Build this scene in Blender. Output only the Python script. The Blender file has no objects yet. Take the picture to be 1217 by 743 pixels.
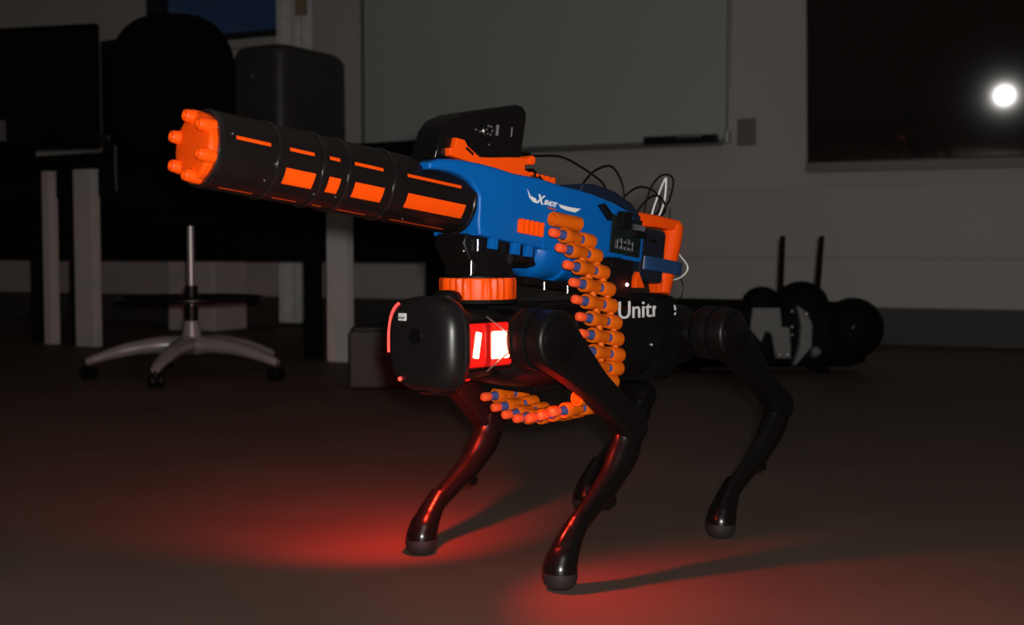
import bpy, bmesh, math, random
from mathutils import Vector, Matrix
random.seed(7)
PI = math.pi
R = math.radians
scene = bpy.context.scene
col = scene.collection

# ------------------------------------------------------------------ camera
CAM_H, FPX = 0.463, 1400.0
cd = bpy.data.cameras.new('camera')
cam = bpy.data.objects.new('camera', cd); col.objects.link(cam)
cd.sensor_fit = 'HORIZONTAL'; cd.sensor_width = 36.0
cd.lens = FPX / 1217.0 * 36.0
cam.location = (0, 0, CAM_H)
cam.rotation_euler = (R(90 - 2.9236), 0, 0)
cd.clip_start = 0.02; cd.clip_end = 200
cd.dof.use_dof = True
cd.dof.focus_distance = 1.66
cd.dof.aperture_fstop = 5.6
scene.camera = cam

# ------------------------------------------------------------------ world: night sky, seen through the window only
w = bpy.data.worlds.new('night'); scene.world = w; w.use_nodes = True
bg = w.node_tree.nodes['Background']
bg.inputs[0].default_value = (0.24, 0.46, 1.0, 1); bg.inputs[1].default_value = 0.022

# ------------------------------------------------------------------ the lamp of the phone that films the scene
ld = bpy.data.lights.new('phone_lamp', 'AREA'); ld.shape = 'DISK'; ld.size = 0.035
ld.energy = 30; ld.color = (1.0, 0.97, 0.92)
lamp = bpy.data.objects.new('phone_lamp', ld); col.objects.link(lamp)
lamp.location = (0.03, -0.02, 0.50)
lamp.rotation_euler = (R(90), 0, 0)

vs = scene.view_settings
vs.view_transform = 'Standard'; vs.look = 'None'; vs.exposure = 0.0; vs.gamma = 1.0; vs.use_curve_mapping = False

# ------------------------------------------------------------------ materials
def mat(name, rgb, rough=0.5, metal=0.0, spec=0.5, noise=0.0, nscale=20.0, bump=0.0, bscale=200.0, emit=None, estr=0.0, coat=0.0):
    m = bpy.data.materials.new(name); m.use_nodes = True
    nt = m.node_tree; b = nt.nodes['Principled BSDF']
    b.inputs['Base Color'].default_value = (*rgb, 1)
    b.inputs['Roughness'].default_value = rough
    b.inputs['Metallic'].default_value = metal
    b.inputs['Specular IOR Level'].default_value = spec
    b.inputs['Coat Weight'].default_value = coat
    if emit:
        b.inputs['Emission Color'].default_value = (*emit, 1)
        b.inputs['Emission Strength'].default_value = estr
    tc = None
    if noise or bump:
        tc = nt.nodes.new('ShaderNodeTexCoord')
    if noise:
        n = nt.nodes.new('ShaderNodeTexNoise'); n.inputs['Scale'].default_value = nscale; n.inputs['Detail'].default_value = 5
        nt.links.new(tc.outputs['Object'], n.inputs['Vector'])
        rp = nt.nodes.new('ShaderNodeValToRGB')
        rp.color_ramp.elements[0].position = 0.3; rp.color_ramp.elements[1].position = 0.7
        rp.color_ramp.elements[0].color = (*[c * (1 - noise) for c in rgb], 1)
        rp.color_ramp.elements[1].color = (*[min(1, c * (1 + noise)) for c in rgb], 1)
        nt.links.new(n.outputs['Fac'], rp.inputs['Fac'])
        nt.links.new(rp.outputs['Color'], b.inputs['Base Color'])
    if bump:
        n2 = nt.nodes.new('ShaderNodeTexNoise'); n2.inputs['Scale'].default_value = bscale; n2.inputs['Detail'].default_value = 3
        nt.links.new(tc.outputs['Object'], n2.inputs['Vector'])
        bp = nt.nodes.new('ShaderNodeBump'); bp.inputs['Strength'].default_value = bump; bp.inputs['Distance'].default_value = 0.002
        nt.links.new(n2.outputs['Fac'], bp.inputs['Height'])
        nt.links.new(bp.outputs['Normal'], b.inputs['Normal'])
    return m

M = dict(
    wall=mat('wall_paint', (0.60, 0.555, 0.515), 0.8, noise=0.03, nscale=1.2, spec=0.2),
    ceiling=mat('ceiling_paint', (0.55, 0.53, 0.5), 0.9, noise=0.02, nscale=2),
    floor=mat('dark_floor', (0.112, 0.074, 0.058), 0.62, noise=0.16, nscale=2.3, spec=0.25),
    baseboard=mat('baseboard_vinyl', (0.06, 0.055, 0.05), 0.6, noise=0.05, nscale=4),
    raceway=mat('raceway_plastic', (0.55, 0.51, 0.475), 0.6, noise=0.02, nscale=3),
    board=mat('whiteboard_enamel', (0.52, 0.54, 0.53), 0.55, noise=0.03, nscale=1.5, spec=0.25),
    alu=mat('brushed_aluminium', (0.55, 0.55, 0.56), 0.35, 0.9, noise=0.06, nscale=30),
    aludark=mat('anodised_frame', (0.2, 0.2, 0.205), 0.45, 0.3, noise=0.05, nscale=20),
    polished=mat('polished_aluminium', (0.46, 0.46, 0.465), 0.30, 0.45, noise=0.05, nscale=20),
    chrome=mat('chrome', (0.75, 0.75, 0.75), 0.12, 1.0),
    screen=mat('dark_screen', (0.028, 0.022, 0.020), 0.05, noise=0.05, nscale=3, spec=0.5),
    dullgrey=mat('dull_grey_plastic', (0.20, 0.19, 0.18), 0.5, noise=0.04, nscale=6),
    blackplastic=mat('black_plastic', (0.0042, 0.0036, 0.0036), 0.42, noise=0.1, nscale=12, spec=0.28),
    blackgloss=mat('glossy_black', (0.0042, 0.0036, 0.0036), 0.24, noise=0.1, nscale=10, spec=0.42),
    blackmatte=mat('matte_black', (0.0036, 0.0032, 0.0032), 0.7, noise=0.1, nscale=12, spec=0.12),
    shroud=mat('barrel_shroud', (0.0072, 0.0050, 0.0050), 0.28, noise=0.08, nscale=30, spec=0.5),
    headshell=mat('head_shell', (0.0085, 0.0075, 0.0075), 0.36, noise=0.1, nscale=10, spec=0.4),
    reddim=mat('lamp_dim_red', (0.3, 0.006, 0.005), 0.3, emit=(1.0, 0.01, 0.006), estr=0.22, noise=0.02),
    ringgloss=mat('barrel_ring_gloss', (0.008, 0.007, 0.007), 0.16, noise=0.08, nscale=30, spec=0.8, coat=0.4),
    rubber=mat('foot_rubber', (0.011, 0.010, 0.0105), 0.65, noise=0.1, nscale=60),
    blackfabric=mat('black_fabric', (0.004, 0.004, 0.0048), 0.95, noise=0.2, nscale=80, spec=0.05),
    orange=mat('orange_plastic', (0.95, 0.080, 0.002), 0.42, noise=0.03, nscale=40, spec=0.22),
    orangebelt=mat('orange_shell_plastic', (0.70, 0.115, 0.003), 0.5, noise=0.05, nscale=60, spec=0.22),
    darttip=mat('orange_dart_tip', (0.95, 0.095, 0.02), 0.5, noise=0.03, nscale=90),
    dartfoam=mat('blue_dart_foam', (0.065, 0.085, 0.26), 0.9, noise=0.12, nscale=300, spec=0.1),
    blue=mat('blue_plastic', (0.001, 0.105, 0.40), 0.40, noise=0.04, nscale=25, spec=0.28),
    shadedblue=mat('shaded_blue_plastic', (0.003, 0.009, 0.026), 0.5, noise=0.08, nscale=30),
    tape=mat('blue_tape', (0.014, 0.045, 0.13), 0.35, noise=0.18, nscale=45),
    bank=mat('power_bank_shell', (0.008, 0.010, 0.018), 0.4, noise=0.1, nscale=20),
    white=mat('white_print', (0.75, 0.76, 0.78), 0.5, noise=0.02, nscale=50),
    redprint=mat('red_print', (0.55, 0.07, 0.04), 0.5, noise=0.02, nscale=50),
    whitecable=mat('white_cable', (0.75, 0.74, 0.72), 0.5, noise=0.03, nscale=60),
    pcb=mat('circuit_board_green', (0.003, 0.008, 0.007), 0.45, noise=0.2, nscale=90),
    pin=mat('metal_pins', (0.6, 0.6, 0.62), 0.3, 0.9, noise=0.05, nscale=80),
    sticker=mat('sticker_paper', (0.62, 0.62, 0.6), 0.6, noise=0.04, nscale=60),
    stickerink=mat('sticker_ink', (0.12, 0.12, 0.12), 0.6, noise=0.04, nscale=60),
    plate=mat('grey_metal_plate', (0.20, 0.20, 0.195), 0.7, 0.0, noise=0.12, nscale=25),
    leg=mat('light_grey_panel', (0.66, 0.62, 0.595), 0.7, noise=0.05, nscale=8),
    bench=mat('dark_bench_laminate', (0.005, 0.0046, 0.0046), 0.6, noise=0.1, nscale=8, spec=0.12),
    case=mat('charcoal_case', (0.035, 0.031, 0.029), 0.5, noise=0.1, nscale=15),
    darkbox=mat('dark_box_card', (0.017, 0.015, 0.014), 0.6, noise=0.1, nscale=15),
    carton=mat('pale_carton', (0.2, 0.2, 0.2), 0.8, noise=0.06, nscale=20),
    curtain=mat('curtain_cloth', (0.80, 0.79, 0.76), 0.9, noise=0.12, nscale=14, spec=0.05),
    curtainbrown=mat('curtain_brown_cloth', (0.36, 0.27, 0.17), 0.9, noise=0.12, nscale=14, spec=0.05),
    winframe=mat('window_frame_paint', (0.02, 0.02, 0.025), 0.5, noise=0.05, nscale=10),
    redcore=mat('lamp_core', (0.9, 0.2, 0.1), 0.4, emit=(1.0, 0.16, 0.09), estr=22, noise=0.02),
    redglow=mat('lamp_red_lens', (0.6, 0.01, 0.008), 0.25, emit=(1.0, 0.010, 0.006), estr=0.7, noise=0.02),
    redarc=mat('painted_red_glow', (0.8, 0.05, 0.04), 0.4, emit=(1.0, 0.06, 0.05), estr=1.6, noise=0.02),
    ledwhite=mat('status_led', (0.9, 0.4, 0.4), 0.4, emit=(1.0, 0.45, 0.42), estr=6, noise=0.02),
)
def glass(name):
    m = bpy.data.materials.new(name); m.use_nodes = True
    nt = m.node_tree; nt.nodes.clear()
    o = nt.nodes.new('ShaderNodeOutputMaterial'); g = nt.nodes.new('ShaderNodeBsdfGlossy'); t = nt.nodes.new('ShaderNodeBsdfTransparent')
    f = nt.nodes.new('ShaderNodeFresnel'); f.inputs[0].default_value = 1.45
    mx = nt.nodes.new('ShaderNodeMixShader'); g.inputs['Roughness'].default_value = 0.03
    t.inputs[0].default_value = (0.8, 0.85, 0.9, 1)
    nt.links.new(f.outputs[0], mx.inputs[0]); nt.links.new(t.outputs[0], mx.inputs[1]); nt.links.new(g.outputs[0], mx.inputs[2])
    nt.links.new(mx.outputs[0], o.inputs[0])
    return m
M['glass'] = glass('window_glass')

# ------------------------------------------------------------------ mesh builder
def frame_to(axis):
    """rotation whose local Z is the axis"""
    return Vector(axis).normalized().to_track_quat('Z', 'Y').to_matrix().to_4x4()

class MB:
    def __init__(s): s.bm = bmesh.new()
    def _merge(s, b2, mx=None):
        if mx is not None: bmesh.ops.transform(b2, matrix=mx, verts=b2.verts)
        me = bpy.data.meshes.new('tmp'); b2.to_mesh(me); b2.free()
        s.bm.from_mesh(me); bpy.data.meshes.remove(me)
        return s
    def box(s, c, size, bev=0.0, rot=None, seg=2):
        b = bmesh.new(); bmesh.ops.create_cube(b, size=1)
        bmesh.ops.scale(b, vec=size, verts=b.verts)
        if bev: bmesh.ops.bevel(b, geom=b.edges[:], offset=bev, segments=seg, profile=0.5, affect='EDGES')
        mx = Matrix.Translation(c)
        if rot is not None: mx = mx @ (rot if isinstance(rot, Matrix) else Matrix.Rotation(rot, 4, 'Z'))
        return s._merge(b, mx)
    def cyl(s, a, b_, r, r2=None, n=24, bev=0.0, cap=True):
        a, b_ = Vector(a), Vector(b_); d = b_ - a
        b = bmesh.new()
        bmesh.ops.create_cone(b, cap_ends=cap, cap_tris=False, segments=n, radius1=r, radius2=r if r2 is None else r2, depth=d.length)
        if bev:
            es = [e for e in b.edges if abs(e.verts[0].co.z - e.verts[1].co.z) < 1e-7]
            bmesh.ops.bevel(b, geom=es, offset=bev, segments=2, profile=0.5, affect='EDGES')
        return s._merge(b, Matrix.Translation((a + b_) / 2) @ frame_to(d))
    def lathe(s, a, axis, prof, n=32):
        """prof: list of (distance along the axis, radius)"""
        b = bmesh.new(); rings = []
        for (t, r) in prof:
            if r < 1e-6: rings.append([b.verts.new((0, 0, t))])
            else: rings.append([b.verts.new((r * math.cos(2 * PI * i / n), r * math.sin(2 * PI * i / n), t)) for i in range(n)])
        for p, q in zip(rings, rings[1:]):
            for i in range(n):
                j = (i + 1) % n
                if len(p) == 1 and len(q) == 1: continue
                if len(p) == 1: b.faces.new((p[0], q[j], q[i]))
                elif len(q) == 1: b.faces.new((p[i], p[j], q[0]))
                else: b.faces.new((p[i], p[j], q[j], q[i]))
        for e_, rev in ((rings[0], True), (rings[-1], False)):
            if len(e_) > 1: b.faces.new(list(reversed(e_)) if rev else e_)
        bmesh.ops.recalc_face_normals(b, faces=b.faces)
        return s._merge(b, Matrix.Translation(a) @ frame_to(axis))
    def prism(s, poly, y0, y1, bev=0.0, plane='XZ', seg=3):
        """polygon (u, v) extruded between y0 and y1 along the third axis"""
        b = bmesh.new()
        def P(u, v, y): return (u, y, v) if plane == 'XZ' else ((u, v, y) if plane == 'XY' else (y, u, v))
        v0 = [b.verts.new(P(u, v, y0)) for u, v in poly]; v1 = [b.verts.new(P(u, v, y1)) for u, v in poly]
        n = len(poly)
        f0 = b.faces.new(v0); f1 = b.faces.new(list(reversed(v1)))
        for i in range(n): b.faces.new((v0[(i + 1) % n], v0[i], v1[i], v1[(i + 1) % n]))
        bmesh.ops.recalc_face_normals(b, faces=b.faces)
        if bev:
            es = set(f0.edges) | set(f1.edges)
            bmesh.ops.bevel(b, geom=list(es), offset=bev, segments=seg, profile=0.5, affect='EDGES', clamp_overlap=True)
        bmesh.ops.triangulate(b, faces=[f for f in b.faces if len(f.verts) > 4])
        return s._merge(b)
    def tube(s, pts, r, n=10, rs=None, flat=None, sub=6):
        """tube through points with a Catmull-Rom curve; rs: a radius per point; flat: (normal direction, factor)"""
        pts = [Vector(p) for p in pts]; rs = rs or [r] * len(pts)
        P, Q = [], []
        for i in range(len(pts) - 1):
            p0 = pts[max(i - 1, 0)]; p1 = pts[i]; p2 = pts[i + 1]; p3 = pts[min(i + 2, len(pts) - 1)]
            for k in range(sub):
                t = k / sub
                P.append(0.5 * ((2 * p1) + (p2 - p0) * t + (2 * p0 - 5 * p1 + 4 * p2 - p3) * t * t + (3 * p1 - p0 - 3 * p2 + p3) * t ** 3))
                tt = t * t * (3 - 2 * t); Q.append(rs[i] * (1 - tt) + rs[i + 1] * tt)
        P.append(pts[-1]); Q.append(rs[-1])
        b = bmesh.new(); rings = []
        up = Vector((0.13, 0.31, 0.94)) if flat is None else Vector(flat[0])
        for i, p in enumerate(P):
            t = (P[min(i + 1, len(P) - 1)] - P[max(i - 1, 0)]).normalized()
            x = up - t * up.dot(t)
            if x.length < 1e-4: x = t.orthogonal()
            x.normalize(); y = t.cross(x); up = x if flat is None else up
            k = 1.0 if flat is None else flat[1]
            rings.append([b.verts.new(p + x * (k * Q[i] * math.cos(2 * PI * j / n)) + y * (Q[i] * math.sin(2 * PI * j / n))) for j in range(n)])
        for p, q in zip(rings, rings[1:]):
            for j in range(n): b.faces.new((p[j], p[(j + 1) % n], q[(j + 1) % n], q[j]))
        b.faces.new(list(reversed(rings[0]))); b.faces.new(rings[-1])
        bmesh.ops.recalc_face_normals(b, faces=b.faces)
        return s._merge(b)
    def loft(s, secs, n=40, axis='X', ex=4.0):
        """superellipse sections (pos, half width, half height, centre w, centre h)"""
        b = bmesh.new(); rings = []
        for sec in secs:
            x, a, c, oy, oz = sec[:5]; e = sec[5] if len(sec) > 5 else ex
            ring = []
            for i in range(n):
                t = 2 * PI * i / n; ct, st = math.cos(t), math.sin(t)
                y = oy + a * math.copysign(abs(ct) ** (2 / e), ct); z = oz + c * math.copysign(abs(st) ** (2 / e), st)
                ring.append(b.verts.new((x, y, z) if axis == 'X' else ((y, x, z) if axis == 'Y' else (y, z, x))))
            rings.append(ring)
        for p, q in zip(rings, rings[1:]):
            for i in range(n): b.faces.new((p[i], p[(i + 1) % n], q[(i + 1) % n], q[i]))
        b.faces.new(rings[0]); b.faces.new(list(reversed(rings[-1])))
        bmesh.ops.recalc_face_normals(b, faces=b.faces)
        return s._merge(b)
    def sphere(s, c, r, sc=(1, 1, 1), n=24):
        b = bmesh.new(); bmesh.ops.create_uvsphere(b, u_segments=n, v_segments=n // 2, radius=r)
        bmesh.ops.scale(b, vec=sc, verts=b.verts)
        return s._merge(b, Matrix.Translation(c))
    def mesh(s, name, m, angle=38):
        me = bpy.data.meshes.new(name); s.bm.to_mesh(me); s.bm.free()
        me.polygons.foreach_set('use_smooth', [True] * len(me.polygons))
        me.set_sharp_from_angle(angle=R(angle))
        me.materials.append(M[m] if isinstance(m, str) else m)
        return me
    def build(s, name, m, parent=None, angle=38):
        o = bpy.data.objects.new(name, s.mesh(name, m, angle)); col.objects.link(o)
        wnm = o.modifiers.new('weighted_normal', 'WEIGHTED_NORMAL'); wnm.keep_sharp = True
        if parent is not None: o.parent = parent
        return o

def tag(o, label=None, cat=None, group=None, kind=None):
    if label: o['label'] = label
    if cat: o['category'] = cat
    if group: o['group'] = group
    if kind: o['kind'] = kind
    return o
def empty(name, loc=(0, 0, 0), rot=None, label=None, cat=None, group=None):
    o = bpy.data.objects.new(name, None); col.objects.link(o); o.empty_display_size = 0.1
    if rot is not None:
        o.matrix_world = Matrix.Translation(loc) @ (rot if isinstance(rot, Matrix) else Matrix.Rotation(rot, 4, 'Z'))
    else: o.location = loc
    return tag(o, label, cat, group)
def share(name, me, parent=None, mx=None):
    o = bpy.data.objects.new(name, me); col.objects.link(o)
    if parent is not None: o.parent = parent
    if mx is not None: o.matrix_local = mx
    return o
def text_mesh(body, size, depth, m, shear=0.0, bold=0.0):
    cu = bpy.data.curves.new('txt', 'FONT'); cu.body = body; cu.size = size; cu.extrude = depth; cu.shear = shear; cu.offset = bold
    cu.resolution_u = 4
    o = bpy.data.objects.new('txt', cu); col.objects.link(o)
    dg = bpy.context.evaluated_depsgraph_get()
    me = bpy.data.meshes.new_from_object(o.evaluated_get(dg))
    bpy.data.objects.remove(o); bpy.data.curves.remove(cu)
    me.materials.clear(); me.materials.append(M[m])
    return me

# ------------------------------------------------------------------ the room, laid out along the back wall
W0 = Vector((2.159, 5.779, 0)); WA = R(24)
wd = Vector((math.cos(WA), -math.sin(WA), 0)); wn = Vector((-math.sin(WA), -math.cos(WA), 0))
def Wp(t, n, z): return W0 + wd * t + wn * n + Vector((0, 0, z))
ROT_W = Matrix.Rotation(-WA, 4, 'Z')               # local x along the wall, local -y into the room
def wbox(mb, t0, t1, n0, n1, z0, z1, bev=0.0):
    return mb.box(Wp((t0 + t1) / 2, (n0 + n1) / 2, (z0 + z1) / 2), (abs(t1 - t0), abs(n1 - n0), z1 - z0), bev, ROT_W)
T0, T1, NF, ZC = -7.2, 3.2, 8.6, 2.8
f = MB(); wbox(f, T0 - .2, T1 + .2, -.2, NF + .2, -.1, 0.0); tag(f.build('floor', 'floor'), kind='structure')
f = MB(); wbox(f, T0 - .2, T1 + .2, -.2, NF + .2, ZC, ZC + .1); tag(f.build('ceiling', 'ceiling'), kind='structure')
f = MB()                                          # back wall with the window opening
WT0, WT1, WZ0, WZ1 = -4.99, -3.86, 1.80, 2.62
wbox(f, T0, WT0, 0, -.15, 0, ZC); wbox(f, WT1, T1, 0, -.15, 0, ZC)
wbox(f, WT0, WT1, 0, -.15, 0, WZ0); wbox(f, WT0, WT1, 0, -.15, WZ1, ZC)
tag(f.build('wall_back', 'wall'), kind='structure')
f = MB(); wbox(f, T0 - .15, T0, -.15, NF, 0, ZC); tag(f.build('wall_left', 'wall'), kind='structure')
f = MB(); wbox(f, T1, T1 + .15, -.15, NF, 0, ZC); tag(f.build('wall_right', 'wall'), kind='structure')
f = MB(); wbox(f, T0, T1, NF, NF + .15, 0, ZC); tag(f.build('wall_front', 'wall'), kind='structure')
f = MB(); wbox(f, T0, T1, 0.0, .018, 0, .185, .004); tag(f.build('baseboard_back', 'baseboard'), kind='structure')
f = MB(); wbox(f, T0, T1, 0.0, .02, .435, .80, .006); tag(f.build('trim_1', 'raceway'), kind='structure')
f = MB(); wbox(f, T0, T1, 0.0, .012, .19, .425, .004); tag(f.build('trim_2', 'raceway'), kind='structure')

# window
win = empty('window_1', Wp((WT0 + WT1) / 2, 0, WZ0)); tag(win, kind='structure')
inv = win.matrix_world.inverted() if False else Matrix.Translation(-Wp((WT0 + WT1) / 2, 0, WZ0))
def wpart(name, m, *boxes, bev=.004):
    mb = MB()
    for q in boxes: wbox(mb, *q, bev)
    bmesh.ops.transform(mb.bm, matrix=inv, verts=mb.bm.verts)
    return mb.build(name, m, win)
FW = .05
wpart('window_frame', 'winframe', (WT0, WT0 + .10, -.10, .0, WZ0, WZ1), (WT1 - FW, WT1, -.10, .0, WZ0, WZ1), (WT0 + .10, WT1 - FW, -.10, 0, WZ0, WZ0 + FW), (WT0 + .10, WT1 - FW, -.10, 0, WZ1 - FW, WZ1))
wpart('window_pane', 'glass', (WT0 + .09, WT1 - FW + .01, -.06, -.052, WZ0 + FW - .01, WZ1 - FW + .01), bev=0)
wpart('window_sill', 'raceway', (WT0 - .04, WT1 + .02, 0.0, .05, WZ0 - .06, WZ0 - .005))

# curtain: gathered cloth with folds
cur = empty('curtain', Wp(-3.78, 0.07, .03), ROT_W, 'pale gathered curtain hanging beside the dark blue window', 'curtain')
def fold_strip(x0, x1, z0, z1, nf, amp, name, m, ph=0.0, yo=0.0):
    n = 56; b = bmesh.new(); vs_ = []
    for side in (0, 1):
        for k in range(n + 1):
            t = k / n; x = x0 + (x1 - x0) * t
            y = yo - .004 * side + amp * math.sin(t * nf * 2 * PI + ph) + amp * .4 * math.sin(t * nf * 4.7 * PI + 1.3)
            vs_.append((b.verts.new((x, y, z0)), b.verts.new((x, y * .8, z1))))
    for side in (0, 1):
        for k in range(n):
            i = side * (n + 1) + k; a, c = vs_[i], vs_[i + 1]
            b.faces.new((a[0], c[0], c[1], a[1]) if side else (a[1], c[1], c[0], a[0]))
    for k in (0, n):
        a, c = vs_[k], vs_[n + 1 + k]; b.faces.new((a[0], c[0], c[1], a[1]))
    bmesh.ops.recalc_face_normals(b, faces=b.faces)
    mb = MB(); mb._merge(b); return mb.build(name, m, cur, 60)
fold_strip(-.135, .125, 0.0, 2.62, 3.5, .018, 'cloth', 'curtain')
fold_strip(.03, .12, 1.86, 2.62, 1.5, .012, 'brown_panel', 'curtainbrown', yo=-.045)

# whiteboard
wb = empty('whiteboard', Wp(-2.22, .0, 1.05), ROT_W, 'large grey-lit whiteboard with thin metal frame on the back wall', 'whiteboard')
MB().box((0, -.014, .60), (2.20, .02, 1.20), .002).build('board', 'board', wb)
for x, m_, wdt in ((-1.108, 'aludark', .022), (1.108, 'alu', .026)):
    MB().box((x, -.016, .60), (wdt, .03, 1.23), .003).build('frame_side', m_, wb)
MB().box((0, -.016, -.005), (2.19, .03, .022), .003).build('frame_bottom', 'aludark', wb)
MB().box((0, -.016, 1.21), (2.19, .03, .022), .003).build('frame_top', 'aludark', wb)
MB().box((0, -.055, -.022), (2.15, .07, .012), .003).build('marker_tray', 'aludark', wb)
MB().box((1.112, -.06, .015), (.02, .07, .06), .004).build('tray_cap', 'alu', wb)
MB().box((-1.10, -.05, -.006), (.09, .06, .03), .004).build('tray_cap', 'white', wb)
er = empty('board_eraser', Wp(-1.36, .058, 1.036), ROT_W, 'long black board eraser on the whiteboard tray', 'eraser')
MB().box((0, 0, .022), (.40, .05, .044), .006).build('felt_block', 'blackplastic', er)
MB().cyl((-.02, -.022, .038), (.12, -.022, .038), .011, n=16, bev=.003).build('grip', 'alu', er)
sk = empty('wall_socket', Wp(-1.02, 0, 1.02), ROT_W, 'small dull grey socket plate between whiteboard and screen', 'socket')
MB().box((0, -.006, .07), (.10, .012, .14), .004).build('plate', 'dullgrey', sk)
MB().box((0, -.014, .07), (.06, .006, .06), .003).build('insert', 'dullgrey', sk)

# wall screen
ROT_TV = Matrix.Rotation(R(-22.36), 4, 'Z') @ Matrix.Rotation(R(6.76), 4, 'X')     # tilted down towards the room
tv = empty('wall_screen', Wp(.12, .035, .90), ROT_TV, 'large black glossy screen on the back wall reflecting a lamp', 'screen')
MB().box((0, -.03, .50), (1.62, .05, .98), .006).build('housing', 'blackplastic', tv)
MB().box((0, .03, .36), (.5, .10, .3), .01).build('wall_mount', 'blackmatte', tv)
MB().box((0, -.057, .505), (1.60, .006, .955), .002).build('screen_glass', 'screen', tv)
MB().box((0, -.032, -.006), (1.635, .058, .05), .004).build('lower_shade_strip', 'dullgrey', tv)  # grey strip in place of the wall shade below the screen

# ------------------------------------------------------------------ lab bench
BA = R(31)
B0 = Vector((-.726, 4.976, 0)); ROT_B = Matrix.Rotation(-BA, 4, 'Z')     # local +x to the right, +y to the back
bench = empty('lab_bench', B0, ROT_B, 'long dark lab bench with pale panel legs along the wall', 'bench')
MB().box((-1.55, .36, .89), (4.1, .78, .045), .006).build('worktop', 'bench', bench)
MB().box((-1.55, .40, .645), (4.0, .03, .45), .004).build('back_panel', 'bench', bench)
MB().box((-1.55, .03, .80), (4.0, .03, .13), .004).build('apron', 'bench', bench)
MB().box((-2.45, .72, .975), (2.3, .03, .125), .004).build('back_riser', 'bench', bench)
for x, wv in ((0.0, .108), (-1.585, .135), (-1.86, .060), (-3.2, .12)):
    MB().box((x, .0, .435), (wv, .05, .87), .004).build('pale_leg', 'leg', bench)
for x in (.45, -.20, -1.73, -2.03):
    MB().box((x, .06, .435), (.06, .06, .87), .004).build('dark_leg', 'bench', bench)
# pale pedestal under the bench, close to the wall
pd = empty('pedestal_cabinet', (-1.90, 6.98, 0), ROT_W, 'pale pedestal cabinet seen under the bench behind the stool base', 'cabinet')
MB().box((0, .15, .23), (.345, .3, .46), .004).build('body', 'leg', pd)
for z in (.11, .26, .39): MB().box((0, -.004, z), (.32, .012, .12), .003).build('drawer', 'leg', pd)

# equipment on the bench
def on_bench(x, y): return ROT_B @ Vector((x, y, 0)) + B0
ec = empty('equipment_case', (-.935, 5.17, .9148), R(60), 'charcoal rounded equipment case standing on the bench beside the curtain', 'case')
mb = MB(); mb.loft([(0.0, .225, .145, -.04, 0, 6), (.02, .23, .15, -.04, 0, 6), (.37, .228, .148, -.04, 0, 6), (.395, .22, .14, -.04, 0, 5), (.41, .20, .12, -.04, 0, 5)], 64, 'Z')
mb.build('shell', 'case', ec)
MB().cyl((-.266, .01, .28), (-.274, .01, .28), .007, n=14).build('latch', 'alu', ec)
for x in (-.12, .12): MB().cyl((x, 0, -.002), (x, 0, .004), .018, n=14).build('rubber_foot', 'rubber', ec)

def monitor(loc, rz, wdt, hgt, zc, label):
    m = empty('monitor', loc, rz, label, 'monitor', 'monitors on the bench')
    MB().box((0, 0, zc), (wdt, .035, hgt), .008).build('panel', 'blackmatte', m)
    MB().box((0, -.019, zc + .01), (wdt - .03, .006, hgt - .05), .002).build('display', 'blackgloss', m)
    MB().box((0, .05, zc * .5), (.06, .03, zc), .006).build('stand', 'blackmatte', m)
    MB().box((0, .03, .008), (.28, .2, .016), .005).build('foot', 'blackmatte', m)
    return m
monitor((-2.42, 5.86, .9125), R(-14), .86, .60, .355, 'black monitor at the left edge of the picture')
monitor((-1.80, 5.90, .9125), R(-30), .66, .58, .335, 'black monitor behind the drafting stool backrest')
og = empty('drawer_organiser', (-2.52, 5.62, .9125), R(-20), 'low black drawer organiser on the left end of the bench', 'organiser')
MB().box((0, 0, .035), (.32, .2, .07), .005).build('body', 'blackmatte', og)
for x in (-.08, .08): MB().box((x, -.102, .036), (.14, .008, .055), .003).build('drawer', 'blackplastic', og)
ct = empty('carton', (-2.465, 5.56, .9825), R(-12), 'small pale carton on the black drawer organiser', 'carton')
MB().box((0, 0, .05), (.14, .1, .1), .003).build('box', 'carton', ct)
MB().box((0, 0, .1015), (.03, .1005, .002), 0).build('tape_strip', 'sticker', ct)

# ------------------------------------------------------------------ drafting stool
st = empty('drafting_stool', (-1.19, 4.37, 0), R(0), 'black drafting stool with polished five-arm base and foot ring', 'stool')
hub = MB(); hub.lathe((0, 0, .085), (0, 0, 1), [(0, .034), (.004, .042), (.04, .042), (.055, .036), (.12, .028), (.125, .024)], 32)
hub.build('hub', 'polished', st)
arm_me = None
for k, ang in enumerate((266, 338, 50, 122, 194)):
    a = R(ang)
    if arm_me is None:
        mb = MB()
        mb.tube([(.02, 0, .118), (.10, 0, .122), (.22, 0, .108), (.33, 0, .078), (.372, 0, .062)], .02, 14, [.042, .038, .030, .021, .015], ((0, 0, 1), .85))
        arm_me = mb.mesh('base_arm', 'polished')
        cm = MB()
        for s in (-1, 1): cm.cyl((0, s * .005, .025), (0, s * .024, .025), .025, n=20, bev=.004)
        cm.cyl((0, -.006, .03), (0, .006, .03), .012, n=12); cm.cyl((0, 0, .025), (0, 0, .065), .007, n=10)
        cast_me = cm.mesh('caster', 'blackplastic')
    mx = Matrix.Rotation(a, 4, 'Z')
    am = share('base_arm', arm_me, st, mx)
    share('caster', cast_me, am, Matrix.Translation((.365, 0, 0)) @ Matrix.Rotation(R(40 + 50 * k), 4, 'Z'))
MB().cyl((0, 0, .20), (0, 0, .34), .024, n=24).build('lift_sleeve', 'blackplastic', st)
MB().cyl((0, 0, .33), (0, 0, .60), .0125, n=20).build('lift_rod', 'polished', st)
fr = MB()
ring = [(.255 * math.cos(2 * PI * i / 40), .255 * math.sin(2 * PI * i / 40), .292) for i in range(41)]
fr.tube(ring, .010, 10, sub=1)
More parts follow.
